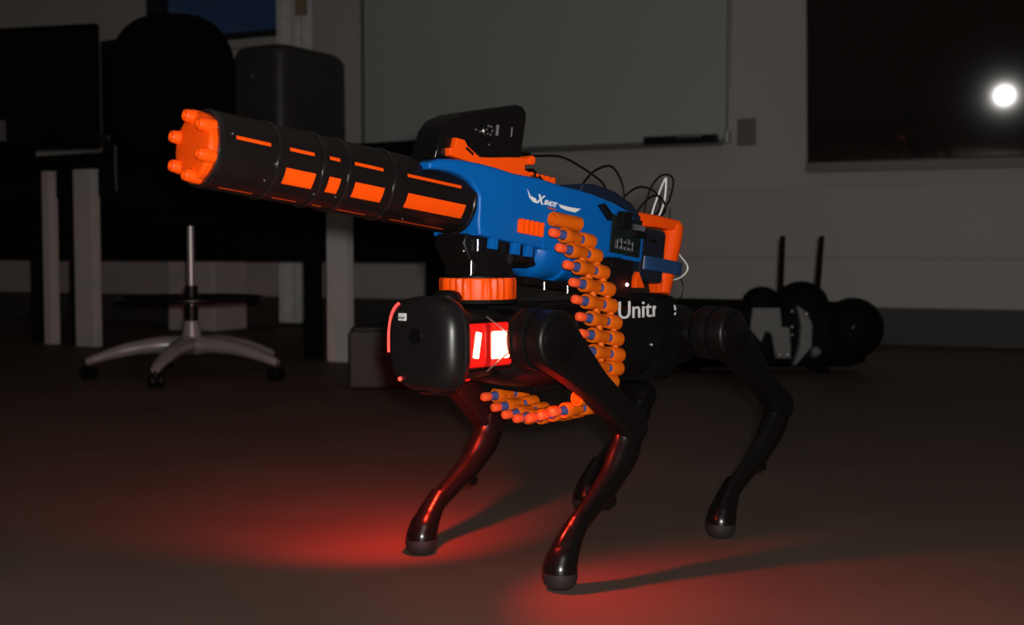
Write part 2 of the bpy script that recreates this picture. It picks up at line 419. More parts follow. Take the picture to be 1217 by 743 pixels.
ringo = fr.build('foot_ring', 'blackgloss', st)
for k in range(4):
    a = R(45 + 90 * k); MB().cyl((.02 * math.cos(a), .02 * math.sin(a), .285), (.25 * math.cos(a), .25 * math.sin(a), .29), .008, n=10).build('spoke', 'blackgloss', ringo)
MB().lathe((0, 0, .268), (0, 0, 1), [(0, .032), (.002, .036), (.024, .036), (.028, .030)], 24).build('ring_collar', 'chrome', st)
MB().box((0, .0, .585), (.22, .22, .05), .015).build('seat_plate', 'blackfabric', st)
mb = MB(); mb.loft([(.60, .22, .21, 0, 0, 3.5), (.615, .245, .235, 0, 0, 3.5), (.66, .25, .24, 0, 0, 3.5), (.685, .235, .225, 0, 0, 3.5), (.695, .19, .18, 0, 0, 3.2)], 48, 'Z')
mb.build('seat', 'blackfabric', st)
MB().tube([(-.03, .16, .59), (-.09, .27, .62), (-.115, .30, .75), (-.115, .27, .95)], .022, 12, flat=((1, 0, 0), 1.6)).build('back_bracket', 'blackplastic', st)
mb = MB()
mb.loft([(.14, .20, .23, -.115, 1.095, 2.6), (.16, .235, .275, -.115, 1.095, 2.6), (.20, .245, .285, -.115, 1.095, 2.6), (.235, .22, .26, -.115, 1.095, 2.6), (.245, .17, .21, -.115, 1.095, 2.6)], 48, 'Y')
mb.build('backrest', 'blackfabric', st)
for s in (-1, 1):
    MB().tube([(s * .16, .05, .60), (s * .27, .05, .62), (s * .285, .04, .72), (s * .28, .02, .86)], .016, 10).build('armrest_post', 'blackplastic', st)
    MB().box((s * .28, -.01, .875), (.07, .25, .03), .012).build('armrest', 'blackplastic', st)

# low dark case on the floor
lc = empty('floor_case', (-.385, 4.12, 0), R(6), 'low dark grey box on the floor behind the robot head', 'box')
MB().box((0, 0, .10), (.36, .28, .195), .008).build('body', 'darkbox', lc)
MB().box((.0, 0, .202), (.33, .26, .012), .004).build('lid', 'darkbox', lc)
MB().box((-.04, -.143, .12), (.10, .01, .025), .004).build('handle', 'blackplastic', lc)

# ------------------------------------------------------------------ second machine on the floor, far right
ma = empty('floor_machine', (1.0, 4.5, 0), None, 'dark floor machine with grey metal plates and two upright antennas', 'machine')
def mp(x): return x - 1.0
mb = MB(); mb.loft([(mp(.60), .10, .11, .10, .155, 4), (mp(.62), .13, .135, .10, .150, 4), (mp(1.30), .13, .125, .10, .145, 4), (mp(1.36), .10, .09, .10, .125, 4)], 40, 'X')
mb.build('hull', 'blackmatte', ma)
MB().sphere((mp(1.309), .02, .172), .118, (1, .9, 1), 32).build('round_housing', 'blackmatte', ma)
MB().cyl((mp(1.295), -.085, .180), (mp(1.295), -.105, .180), .022, n=20, bev=.004).build('hub_cap', 'blackgloss', ma)
MB().sphere((mp(1.12), .06, .26), .092, (1.15, 1, 1), 28).build('top_dome', 'blackmatte', ma)
MB().sphere((mp(.965), .05, .27), .062, (1.2, 1, 1), 24).build('top_dome', 'blackmatte', ma)
MB().lathe((mp(.72), -.045, .19), (1, 0, 0), [(0, .06), (.005, .07), (.04, .07), (.045, .06), (.06, .06), (.065, .07), (.10, .07), (.105, .06)], 28).build('ribbed_motor', 'blackplastic', ma)
mb = MB(); mb.prism([(mp(a), b) for a, b in [(.906, .254), (1.009, .254), (1.016, .183), (1.045, .180), (1.053, .064), (.995, .064), (.978, .157), (.955, .167), (.939, .125), (.897, .174)]], -.075, -.055, .003)
pl = mb.build('bracket_plate', 'plate', ma)
for x in (1.008, 1.038): MB().sphere((mp(x), -.078, .078), .011, n=12).build('bolt', 'alu', pl)
mb = MB(); mb.prism([(mp(a), b) for a, b in [(1.067, .264), (1.105, .238), (1.125, .19), (1.123, .109), (1.069, .044), (1.056, .038), (1.078, .109), (1.084, .19)]], -.10, -.06, .004)
pl = mb.build('curved_plate', 'plate', ma)
MB().sphere((mp(1.10), -.102, .232), .010, n=12).build('bolt', 'alu', pl)
MB().cyl((mp(1.150), -.03, .075), (mp(1.150), -.06, .090), .018, n=14, bev=.003).build('clamp', 'aludark', ma)
for z in (.182, .15, .24): MB().sphere((mp(1.06), -.05, z), .007, n=10).build('rivet', 'alu', ma)
for x, x2 in ((1.040, 1.047), (1.182, 1.198)):
    an = MB(); an.cyl((mp(x), .06, .30), (mp(x2), .06, .527), .011, .0095, n=14, bev=.003); a_ = an.build('antenna', 'blackmatte', ma)
    MB().cyl((mp(x), .06, .27), (mp(x), .06, .315), .015, n=14).build('antenna_joint', 'blackmatte', a_)
for x in (.70, 1.20):
    for y in (.04, .16): MB().cyl((mp(x), y, 0), (mp(x), y, .06), .025, .03, n=20, bev=.004).build('floor_pad', 'blackmatte', ma)

# ------------------------------------------------------------------ the robot (local x forward, y left)
RC = Vector((.100, 1.843, 0)); YAW = R(-132.99)
rb = empty('quadruped_robot', RC, YAW, 'black four-legged robot carrying the toy blaster, red lamps at its neck', 'robot')
# trunk
mb = MB()
mb.loft([(-.245, .055, .035, 0, .325, 4), (-.235, .068, .05, 0, .325, 4), (-.15, .078, .060, 0, .325, 4), (.15, .078, .060, 0, .325, 4), (.205, .062, .052, 0, .328, 4), (.22, .05, .045, 0, .33, 4)], 48, 'X')
trunk = mb.build('trunk', 'blackplastic', rb)
MB().box((-.02, 0, .386), (.33, .115, .012), .005).build('top_rail', 'blackplastic', trunk)
MB().box((.0, 0, .268), (.30, .10, .02), .006).build('belly_plate', 'blackmatte', trunk)
for s in (-1, 1):
    MB().box((-.005, s * .077, .335), (.20, .012, .085), .005).build('side_panel', 'blackplastic', trunk)
for x, z in ((-.085, .318), (-.105, .318)):
    MB().sphere((x, .084, z), .003, n=10).build('screw', 'alu', trunk)
tm = text_mesh('Unitree', .0385, .0006, 'white')
share('lettering', tm, trunk, Matrix.Translation((.003, .0845, .3620)) @ Matrix.Rotation(PI, 4, 'Z') @ Matrix.Rotation(PI / 2, 4, 'X') @ Matrix.Scale(1.29, 4, (1, 0, 0)))
# strap that ties the blaster tail to the body and hides part of the lettering
mb = MB(); mb.loft([(-.1420, .083, .066, 0, .327, 9), (-.1415, .0872, .069, 0, .327, 9), (-.0955, .0872, .069, 0, .327, 9), (-.0950, .083, .066, 0, .327, 9)], 48, 'X')
mb.build('strap', 'blackfabric', rb)
# head
mb = MB()
HZ = .337
mb.loft([(.205, .046, .044, 0, HZ, 3.2), (.222, .050, .050, 0, HZ, 3.2), (.296, .052, .053, 0, HZ, 3.2), (.2975, .062, .060, 0, HZ, 3.0), (.300, .067, .065, 0, HZ, 3.0),
         (.306, .069, .0665, 0, HZ, 3.0), (.3085, .069, .0665, 0, HZ, 3.0), (.310, .066, .0635, 0, HZ, 3.0), (.3125, .066, .0635, 0, HZ, 3.0), (.314, .0685, .066, 0, HZ, 3.0),
         (.322, .0675, .0645, 0, HZ, 3.0), (.329, .064, .061, 0, HZ, 3.0), (.335, .057, .054, 0, HZ, 2.8), (.339, .045, .042, 0, HZ, 2.6)], 64, 'X')
head = mb.build('head', 'headshell', rb, 30)
MB().lathe((.337, .0, HZ + .012), (1, 0, 0), [(0, .012), (.003, .012), (.004, .010), (.0035, .006), (.002, 0)], 28).build('camera_lens', 'blackgloss', head)
MB().box((.3385, -.026, .3745), (.004, .016, .011), .0015, Matrix.Rotation(R(0), 4, 'X')).build('sticker', 'sticker', head)
MB().box((.3410, -.026, .3735), (.001, .013, .0018), 0).build('sticker_print', 'stickerink', head)
MB().lathe((.296, 0, .276), (0, 0, -1), [(0, .030), (.004, .030), (.008, .026), (.010, .014), (.0105, 0)], 28).build('lidar_dome', 'blackgloss', head)
MB().sphere((.337, -.034, .2885), .0032, n=12).build('lidar_glint', 'redarc', head)  # glowing bead painted in for the red reflection in the lidar
MB().lathe((.285, .006, .388), (0, 0, 1), [(0, .022), (.014, .021), (.020, .017), (.0225, .010), (.023, 0)], 24).build('top_knob', 'blackplastic', head)
# red neck lamps
for s in (-1, 1):
    lm = MB(); lm.box((.252, s * .0535, .336), (.088, .010, .060), .004); l_ = lm.build('neck_lamp', 'redglow', rb)
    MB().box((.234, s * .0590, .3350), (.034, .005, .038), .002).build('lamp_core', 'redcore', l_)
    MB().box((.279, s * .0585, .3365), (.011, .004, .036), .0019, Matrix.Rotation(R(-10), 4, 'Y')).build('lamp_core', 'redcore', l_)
    MB().box((.2600, s * .0590, .336), (.010, .006, .058), .002).build('lamp_divider', 'reddim', l_)
    for z in (.369, .303): MB().box((.252, s * .0580, z), (.084, .006, .006), .002).build('lamp_rim', 'blackgloss', l_)
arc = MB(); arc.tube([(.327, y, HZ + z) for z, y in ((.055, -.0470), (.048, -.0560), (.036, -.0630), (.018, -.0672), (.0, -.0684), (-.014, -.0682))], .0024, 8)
arc.build('rim_glow', 'redarc', head)  # emissive strip in place of red lamp light on the head rim
MB().box((.262, 0, .2860), (.03, .03, .008), .003).build('added_chin_lens', 'redglow', head)  # added red lens, a made-up source for the spots below
for s in (-1, 1):
    sd = bpy.data.lights.new('added_chin_beam', 'SPOT'); sd.energy = 20.0 if s < 0 else 13.0; sd.color = (1.0, .026, .010)  # added spots under the chin, clear of the hips, for the floor glow
    sd.spot_size = R(108); sd.spot_blend = 1.0; sd.shadow_soft_size = .012
    so = bpy.data.objects.new('added_chin_beam', sd); col.objects.link(so); so.parent = rb
    so.location = (.262, s * .030, .270)
    so.rotation_euler = Vector((-.21, s * .46, -.27)).to_track_quat('-Z', 'Y').to_euler()

sd = bpy.data.lights.new('added_chin_beam', 'SPOT'); sd.energy = 1.0; sd.color = (1.0, .03, .012); sd.spot_size = R(140); sd.spot_blend = 1.0; sd.shadow_soft_size = .015  # added weak downward spot to redden the floor between the feet
so = bpy.data.objects.new('added_chin_beam', sd); col.objects.link(so); so.parent = rb; so.location = (.262, 0, .272)
# legs
def leg(sx, sy, hip, knee, foot):
    hx, hz = hip; kx, kz = knee; fx, fz = foot
    y = sy * .14
    # hip: abduction housing and ribbed thigh motor
    mb = MB()
    mb.lathe((hx, sy * .092, hz), (0, sy, 0), [(0, .026), (.002, .036), (.006, .041), (.010, .043), (.014, .043), (.0155, .039), (.018, .039), (.0195, .043), (.026, .0435), (.034, .043), (.037, .035)], 40)
    hp = mb.build('hip_motor', 'blackplastic', rb)
    MB().cyl((hx - sx * .026, sy * .050, hz), (hx - sx * .026, sy * .096, hz), .018, n=28, bev=.003).build('hip_neck', 'blackplastic', hp)
    MB().cyl((hx - sx * .005, sy * .055, hz), (hx - sx * .085, sy * .055, hz), .033, n=28, bev=.006).build('abduction_motor', 'blackplastic', hp)
    # thigh plate
    d = Vector((kx - hx, kz - hz)); ln = d.length; d.normalize(); nrm = Vector((-d.y, d.x))
    poly = []
    for k in range(13):
        a = math.atan2(-d.y, -d.x) - PI / 2 + PI * k / 12
        poly.append((hx + .041 * math.cos(a), hz + .041 * math.sin(a)))
    for t, hw in ((.25, .030), (.5, .022), (.75, .021)):
        p = Vector((hx, hz)) + d * (ln * t) + Vector((d.y, -d.x)) * hw; poly.append((p.x, p.y))
    for k in range(13):
        a = math.atan2(d.y, d.x) - PI / 2 + PI * k / 12
        poly.append((kx + .025 * math.cos(a), kz + .025 * math.sin(a)))
    for t, hw in ((.75, .021), (.5, .022), (.25, .030)):
        p = Vector((hx, hz)) + d * (ln * t) - Vector((d.y, -d.x)) * hw; poly.append((p.x, p.y))
    mb = MB(); y0, y1 = sorted((sy * .126, sy * .160)); mb.prism(poly, y0, y1, .007)
    th = mb.build('thigh', 'blackplastic', rb)
    c2 = MB(); c2.lathe((hx, sy * .158, hz), (0, sy, 0), [(0, .032), (.004, .032), (.006, .029), (.007, .010), (.0072, 0)], 32); c2.build('motor_cover', 'blackgloss', th)
    # calf with a slight S curve
    k3 = Vector((kx, y, kz)); f3 = Vector((fx, y, fz)); dv = f3 - k3
    pts = [k3 + Vector((dv.x * a, 0, dv.z * b_)) for a, b_ in ((-.02, -.10), (.01, .06), (.09, .21), (.30, .41), (.56, .57), (.79, .71), (.92, .83), (1.0, .95))]
    mb = MB(); mb.tube(pts, .02, 18, [.022, .025, .0255, .0205, .0165, .0155, .018, .020], ((0, 1, 0), .82))
    cf = mb.build('calf', 'blackgloss', rb)
    MB().lathe((kx, y - .021, kz), (0, 1, 0), [(0, .017), (.003, .021), (.039, .021), (.042, .017)], 24).build('knee_joint', 'blackplastic', cf)
    MB().cyl((kx + .40 * dv.x - .018, y - .006, kz + .56 * dv.z), (kx + .40 * dv.x - .018, y + .006, kz + .56 * dv.z), .008, n=12).build('link_pin', 'blackplastic', cf)
    ft = MB(); ft.lathe((fx, y, 0.0), (0, 0, 1), [(0, .010), (.002, .0165), (.008, .0225), (.018, .0245), (.024, .0245)], 28)
    ft.build('foot', 'rubber', cf)
    up = MB(); up.tube([(fx, y, .016), (fx - .001, y, .026), (fx - .006, y, .040), (fx - .016, y, .056), (fx - .028, y, .072), (fx - .040, y, .086)], .02, 24, [.0236, .0240, .0222, .0190, .0164, .0150])
    up.build('ankle_shell', 'blackgloss', cf)
leg(1, 1, (.222, .345), (.046, .209), (.200, .024))
leg(1, -1, (.212, .340), (.048, .194), (.201, .024))
leg(-1, 1, (-.208, .332), (-.376, .200), (-.201, .024))
leg(-1, -1, (-.220, .338), (-.362, .196), (-.198, .024))
# front leg cross pieces seen beside the neck lamps
for z, dz in ((.375, -.018), (.300, .018)):
    MB().tube([(.262, .060, z), (.235, .066, z + dz), (.222, .074, z + dz * 1.7)], .0012, 8).build('wire_clip', 'pin', rb)

# ------------------------------------------------------------------ turntable on the robot's back
tt = empty('turntable', (-.049, 1.683, .391), R(0), 'ribbed orange turntable under the toy blaster on the robot back', 'turntable')
mb = MB(); n = 60; b = bmesh.new(); rings = []
for z, k in ((.004, .96), (.006, 1.0), (.033, 1.0), (.036, .97)):
    ring = []
    for i in range(n * 2):
        t = 2 * PI * i / (n * 2); rr = .0535 + .0016 * math.cos(t * 30) * (1 if math.sin(5 * t) > -.6 else 0)
        ring.append(b.verts.new((rr * k * math.cos(t), rr * k * math.sin(t), z)))
    rings.append(ring)
for p, q in zip(rings, rings[1:]):
    for i in range(2 * n): b.faces.new((p[i], p[(i + 1) % (2 * n)], q[(i + 1) % (2 * n)], q[i]))
b.faces.new(list(reversed(rings[0]))); b.faces.new(rings[-1])
mb._merge(b); mb.build('ribbed_ring', 'orange', tt, 50)
MB().cyl((0, 0, .0), (0, 0, .006), .058, n=40, bev=.002).build('base_plate', 'blackmatte', tt)
MB().lathe((0, 0, .035), (0, 0, 1), [(0, .047), (.004, .046), (.006, .042), (.010, .04)], 40).build('top_plate', 'blackplastic', tt)

# ------------------------------------------------------------------ toy blaster (local x to the muzzle, y to its left, z up)
GA = Vector((-.049, 1.683, .529))
g = Vector((-.7136, -.6891, .1264)).normalized(); sL = Vector((.6947, -.7193, 0)).normalized(); uV = g.cross(sL)
ROT_G = Matrix((g, sL, uV)).transposed().to_4x4()
gun = empty('toy_blaster', GA, ROT_G, 'blue, black and orange toy dart blaster with six-barrel muzzle on the robot', 'toy blaster')
# orange inner barrel and black slotted shroud
MB().cyl((.05, 0, 0), (.432, 0, 0), .0452, n=96).build('inner_barrel', 'orange', gun)
def shroud(name, x0, x1, slots):
    """black tube with real openings; slots: (xa, xb, centre angle, half width)"""
    ro, ri = .0462, .0449
    xs = {x0, x1}
    for a, b_, *_ in slots: xs |= {a, b_}
    xs = sorted(xs); fine = []
    for p, q in zip(xs, xs[1:]):
        k = max(1, int((q - p) / .012))
        fine += [p + (q - p) * i / k for i in range(k)]
    fine.append(xs[-1]); N = 180
    bm = bmesh.new()
    vo = [[bm.verts.new((x, ro * math.cos(2 * PI * j / N), ro * math.sin(2 * PI * j / N))) for j in range(N)] for x in fine]
    vi = [[bm.verts.new((x, ri * math.cos(2 * PI * j / N), ri * math.sin(2 * PI * j / N))) for j in range(N)] for x in fine]
    def hole(xm, ang):
        for a, b_, c, hw in slots:
            if a < xm < b_:
                dlt = (ang - c + 180) % 360 - 180
                if abs(dlt) < hw: return True
        return False
    nx = len(fine) - 1
    keep = [[not hole((fine[i] + fine[i + 1]) / 2, 360 * (j + .5) / N) for j in range(N)] for i in range(nx)]
    for i in range(nx):
        for j in range(N):
            if not keep[i][j]: continue
            k = (j + 1) % N
            bm.faces.new((vo[i][j], vo[i][k], vo[i + 1][k], vo[i + 1][j])); bm.faces.new((vi[i][j], vi[i + 1][j], vi[i + 1][k], vi[i][k]))
            if not keep[i][(j - 1) % N]: bm.faces.new((vo[i][j], vo[i + 1][j], vi[i + 1][j], vi[i][j]))
            if not keep[i][k]: bm.faces.new((vo[i][k], vi[i][k], vi[i + 1][k], vo[i + 1][k]))
            if i == 0 or not keep[i - 1][j]: bm.faces.new((vo[i][j], vi[i][j], vi[i][k], vo[i][k]))
            if i == nx - 1 or not keep[i + 1][j]: bm.faces.new((vo[i + 1][j], vo[i + 1][k], vi[i + 1][k], vi[i + 1][j]))
    loose = [v for v in bm.verts if not v.link_faces]
    bmesh.ops.delete(bm, geom=loose, context='VERTS')
    bmesh.ops.recalc_face_normals(bm, faces=bm.faces)
    mb = MB(); mb._merge(bm); return mb.build(name, 'shroud', gun)
TH, WD = 17, -25
def slots_for(thin, wide=None):
    out = []
    for k in range(4):
        if thin: out.append((*thin, TH + 90 * k, 3.6))
        if wide and k != 1: out.append((*wide, WD + 90 * k, 13.0))
    return out
shroud('muzzle_shroud', .363, .438, slots_for((.373, .420)))
shroud('barrel_shroud', .298, .359, slots_for((.311, .347), (.307, .350)))
shroud('barrel_shroud', .2595, .295, slots_for((.273, .289), (.2695, .2875)))
shroud('barrel_shroud', .188, .2565, slots_for((.205, .251), (.201, .248)))
shroud('barrel_shroud', .040, .185, slots_for((.071, .166), (.061, .163)))
for x in (.361, .2965, .258, .1865, .046):
    MB().lathe((x - .0025, 0, 0), (1, 0, 0), [(0, .0436), (0, .0472), (.001, .0482), (.004, .0482), (.005, .0472), (.005, .0436)], 96).build('barrel_ring', 'ringgloss', gun)
MB().lathe((.434, 0, 0), (1, 0, 0), [(0, .036), (0, .0462), (.004, .0468), (.007, .0455), (.007, .036)], 96).build('muzzle_rim', 'ringgloss', gun)
# muzzle: hexagonal-rounded orange plate with six stub barrels
plate = MB().lathe((.432, 0, 0), (1, 0, 0), [(0, .0385), (.006, .0408), (.015, .0408), (.0185, .038), (.020, .030), (.0205, 0)], 56).build('muzzle_plate', 'orange', gun)
for k in range(6):
    a0 = R(60 * k + 40); y, z = .0355 * math.cos(a0), .0355 * math.sin(a0)
    MB().lathe((.436, y, z), (1, 0, 0), [(0, .0086), (.0165, .0086), (.018, .0076), (.023, .0074), (.0252, .0062), (.0252, .0042), (.018, .004), (.018, 0)], 24).build('stub_barrel', 'orange', plate)
for x, a in ((.425, 21), (.366, -10), (.373, -38), (.30, -45), (.268, -43), (.150, -62)):
    MB().sphere((x, .0464 * math.cos(R(a)), .0464 * math.sin(R(a))), .0012, n=8).build('screw', 'pin', gun)

# blue body: right and left halves with a gap line
top = [(.136, .036), (.120, .0435), (.085, .0490), (.045, .0505), (.015, .0500), (-.02, .0480), (-.07, .0500), (-.120, .0470), (-.18, .0480), (-.235, .0450), (-.272, .036), (-.297, .0185)]
bot = [(-.297, -.025), (-.265, -.042), (-.20, -.05), (-.10, -.052), (-.084, -.050), (-.05, -.0495), (-.016, -.0485), (.016, -.0480), (.036, -.0475)]
front = [(.041, -.030), (.0415, -.012), (.043, .004), (.050, .014), (.062, .0235), (.080, .0285), (.100, .030), (.120, .0285), (.136, .0265)]
mb = MB(); mb.prism(top + bot + front, -.0505, .0505, .009, seg=4)
body = mb.build('body', 'blue', gun, 32)
for x, zb in ((.004, -.058), (-.040, -.060), (-.066, -.060)):
    MB().box((x, .043, zb + .004), (.014, .010, .018), .002).build('body_tab', 'blue', body)
MB().box((-.088, .0512, -.026), (.004, .003, .052), .001).build('seam_rib', 'blue', body)
# feed drum below the body
MB().lathe((-.215, .004, -.046), (1, 0, 0), [(0, .030), (.004, .040), (.055, .042), (.060, .046), (.066, .046), (.068, .042), (.092, .042), (.096, .046), (.112, .046), (.118, .043), (.126, .036), (.127, .02)], 56).build('feed_drum', 'blue', gun)
# ribbed orange pad
pad = MB().box((-.0585, .052, -.0240), (.052, .006, .0200), .003).build('grip_pad', 'orange', gun)
for k in range(5): MB().box((-.0385 - .010 * k, .0545, -.024), (.0055, .006, .0215), .0018).build('pad_rib', 'orange', pad)
# logo
tX = text_mesh('X', .0185, .0004, 'white', .25, .0006); tS = text_mesh('SHOT', .0098, .0004, 'white', .35, .0004)
def on_side(mx, ang=0): return Matrix.Translation((mx[0], .0509, mx[1])) @ Matrix.Rotation(PI, 4, 'Z') @ Matrix.Rotation(PI / 2, 4, 'X') @ Matrix.Rotation(ang, 4, 'Z')
share('logo_letter', tX, body, on_side((-.066, .0135), R(-2)))
share('logo_word', tS, body, on_side((-.0815, .0140), R(-2)))
mb = MB(); mb.prism([(-.046, .0300), (-.053, .0215), (-.064, .0195), (-.068, .0130), (-.060, .0135), (-.052, .0185)], .0505, .0512); mb.build('logo_wing', 'white', body)
mb = MB(); mb.prism([(-.112, .0185), (-.135, .0178), (-.160, .0190), (-.149, .0118), (-.130, .0120), (-.118, .0138)], .0505, .0512); mb.build('logo_wing', 'white', body)
mb = MB(); mb.prism([(-.089, .0110), (-.109, .0106), (-.106, .0086), (-.092, .0088)], .0505, .0512); mb.build('logo_underline', 'redprint', body)
# top rail, sight clip, sight
rail = MB().box((-.080, .022, .0515), (.088, .016, .010), .002).build('top_rail', 'orange', gun)
for k in range(7): MB().box((-.050 - .0115 * k, .022, .0575), (.007, .017, .005), .0012).build('rail_tooth', 'orange', rail)
mb = MB()
mb.prism([(.090, .054), (.092, .064), (.083, .066), (.081, .080), (.066, .080), (.060, .073), (.036, .062), (.012, .0655), (-.020, .072), (-.066, .0795), (-.070, .073), (-.062, .0685), (-.052, .066), (-.056, .046), (-.005, .046), (.03, .050)], -.002, .036, .002)
clip = mb.build('sight_clip', 'orange', gun)
MB().box((.056, .0362, .066), (.016, .002, .0035), .0008, Matrix.Rotation(R(-25), 4, 'Y')).build('clip_slot', 'blackmatte', clip)
MB().cyl((-.064, -.004, .0755), (-.064, .038, .0755), .0068, n=20, bev=.002).build('clip_pin', 'orange', clip)
mb = MB()
mb.prism([(.108, .048), (.106, .062), (.099, .090), (.088, .106), (.066, .119), (.0, .1405), (-.036, .1520), (-.048, .1520), (-.056, .1455), (-.058, .136), (-.056, .105), (-.0545, .080), (-.05, .060), (.0, .05)], -.030, .026, .006)
sight = mb.build('sight_shield', 'blackgloss', gun)
MB().lathe((.018, .0255, .103), (0, 1, 0), [(0, .013), (.004, .013), (.006, .011), (.006, .008), (.003, .006), (.003, 0)], 20).build('dial', 'blackgloss', sight)
for a in range(6): MB().sphere((.018 + .0055 * math.cos(a * 1.05), .0300, .103 + .0065 * math.sin(a * 1.05)), .0016, n=8).build('dial_mark', 'pin', sight)
MB().sphere((.040, .0265, .100), .0016, n=8).build('screw', 'pin', sight)
MB().sphere((.013, .0265, .084), .0014, n=8).build('screw', 'pin', sight)
MB().box((.0, .0268, .107), (.0035, .003, .016), .0008).build('slider', 'aludark', sight)
MB().box((-.028, .0268, .110), (.0016, .002, .014), .0005).build('seam', 'aludark', sight)
mb = MB(); mb.prism([(-.075, .066), (-.104, .051), (-.068, .050)], .0, .03, .001); mb.build('sight_foot', 'blackplastic', gun)
# rear body top with shade put into its dark colour, tail housing and grip
mb = MB(); mb.prism([(-.155, .046), (-.160, .057), (-.19, .061), (-.235, .057), (-.275, .046), (-.30, .028), (-.30, .012), (-.268, .030), (-.23, .038)], -.046, .0518, .004); mb.build('rear_top_shade', 'shadedblue', gun)
mb = MB(); mb.prism([(-.225, .020), (-.205, .034), (-.196, .030), (-.222, .010)], .048, .060, .002); mb.build('lever', 'blackplastic', gun)
MB().box((-.305, .012, -.012), (.05, .05, .060), .006).build('tail_housing', 'blue', gun)
MB().cyl((-.300, .037, -.010), (-.300, .046, -.010), .013, n=24, bev=.003).build('tail_boss', 'blue', gun)
hd = MB(); hd.prism([(-.330, .037), (-.345, .043), (-.385, .0445), (-.448, .0445), (-.458, .036), (-.440, .026), (-.385, .024), (-.352, .022)], -.013, .013, .004); h_ = hd.build('rear_handle', 'orange', gun)
MB().tube([(-.447, 0, .036), (-.444, 0, .010), (-.436, 0, -.03), (-.428, 0, -.070), (-.426, 0, -.0805)], .0175, 20, [.0165, .0175, .0175, .0172, .016]).build('grip', 'orange', h_)
mb = MB(); mb.prism([(-.40, -.055), (-.412, -.0815), (-.432, -.0815), (-.43, -.06)], -.012, .012, .003); mb.build('grip_toe', 'orange', h_)
mb = MB(); mb.prism([(-.322, -.070), (-.330, -.056), (-.348, -.080), (-.326, -.082)], .02, .032, .002); mb.build('tail_wedge', 'orange', gun)
# yoke under the blaster down to the turntable
mb = MB(); mb.prism([(.045, -.046), (.050, -.060), (.038, -.078), (.026, -.090), (.026, -.1005), (-.046, -.0935), (-.050, -.082), (-.078, -.080), (-.104, -.072), (-.108, -.058), (-.094, -.050), (-.03, -.046)], -.030, .034, .004)
yoke = mb.build('yoke', 'blackplastic', gun)
MB().cyl((-.075, .030, -.066), (-.040, .030, -.070), .012, n=18, bev=.003).build('yoke_motor', 'blackgloss', yoke)
for x, z, ln, yy in ((.028, -.052, .016, .038), (.036, -.083, .020, .038), (-.108, -.096, .012, .040), (-.158, -.096, .012, .040)):
    MB().cyl((x, yy, z), (x - .0015, yy, z - ln), .0018, n=10).build('steel_pin', 'pin', yoke)
MB().sphere((.050, .036, -.071), .002, n=10).build('screw', 'pin', yoke)
MB().box((-.13, .02, -.098), (.12, .04, .012), .003).build('lower_rail', 'blackplastic', gun)

# ------------------------------------------------------------------ electronics on the blaster tail
def gpt(x, y, z): return GA + ROT_G.to_3x3() @ Vector((x, y, z))
cb = empty('circuit_board', gpt(-.262, .056, -.02), ROT_G, 'dark circuit board with metal pins on the blaster tail', 'circuit board')
MB().box((0, 0, .012), (.070, .003, .058), .0008).build('board', 'pcb', cb)
MB().box((.016, .008, .034), (.022, .014, .026), .002).build('connector', 'blackplastic', cb)
MB().box((-.022, .007, .018), (.026, .011, .010), .0015).build('pin_header', 'blackplastic', cb)
for k in range(6): MB().cyl((-.033 + .0045 * k, .0075, .022), (-.033 + .0045 * k, .0075, .032), .0007, n=6).build('pin', 'pin', cb)
for k in range(5): MB().cyl((.022 - .009 * k, .003, -.010), (.022 - .009 * k, .003, .004 + .003 * (k % 2)), .0009, n=6).build('pin', 'pin', cb)
for k in range(4): MB().box((.018 - .012 * k, .003, -.003), (.006, .003, .005), .0006).build('chip', 'blackgloss', cb)
dm = empty('motor_driver', gpt(-.250, .052, -.075), ROT_G, 'black motor driver box with a small red status light', 'control box')
MB().box((0, 0, .0), (.052, .026, .060), .003).build('housing', 'blackmatte', dm)
MB().sphere((-.013, .0135, -.008), .0027, n=12).build('status_light', 'ledwhite', dm)
sl = bpy.data.lights.new('status_light_glow', 'POINT'); sl.energy = .012; sl.color = (1, .12, .08); sl.shadow_soft_size = .003
slo = bpy.data.objects.new('status_light_glow', sl); col.objects.link(slo); slo.parent = dm; slo.location = (-.013, .019, -.008)

bk = empty('power_bank', gpt(-.382, .0, -.02), ROT_G, 'dark power bank taped to the orange rear handle', 'power bank')
MB().box((.0, .0, -.004), (.062, .030, .088), .006).build('shell', 'bank', bk)
MB().box((.005, .0155, .02), (.02, .002, .006), .0006).build('button', 'blackgloss', bk)
mb = MB(); mb.loft([(-.0285, .052, .0205, -.027, 0, 4.5), (-.028, .0535, .0215, -.027, 0, 4.5), (-.0065, .0535, .0215, -.027, 0, 4.5), (-.006, .052, .0205, -.027, 0, 4.5)], 40, 'Z')
tp = tag(mb.build('tape_band', 'tape'), 'blue tape band wrapped around power bank and handle', 'tape'); tp.matrix_world = Matrix.Translation(gpt(-.382, 0, -.020)) @ ROT_G

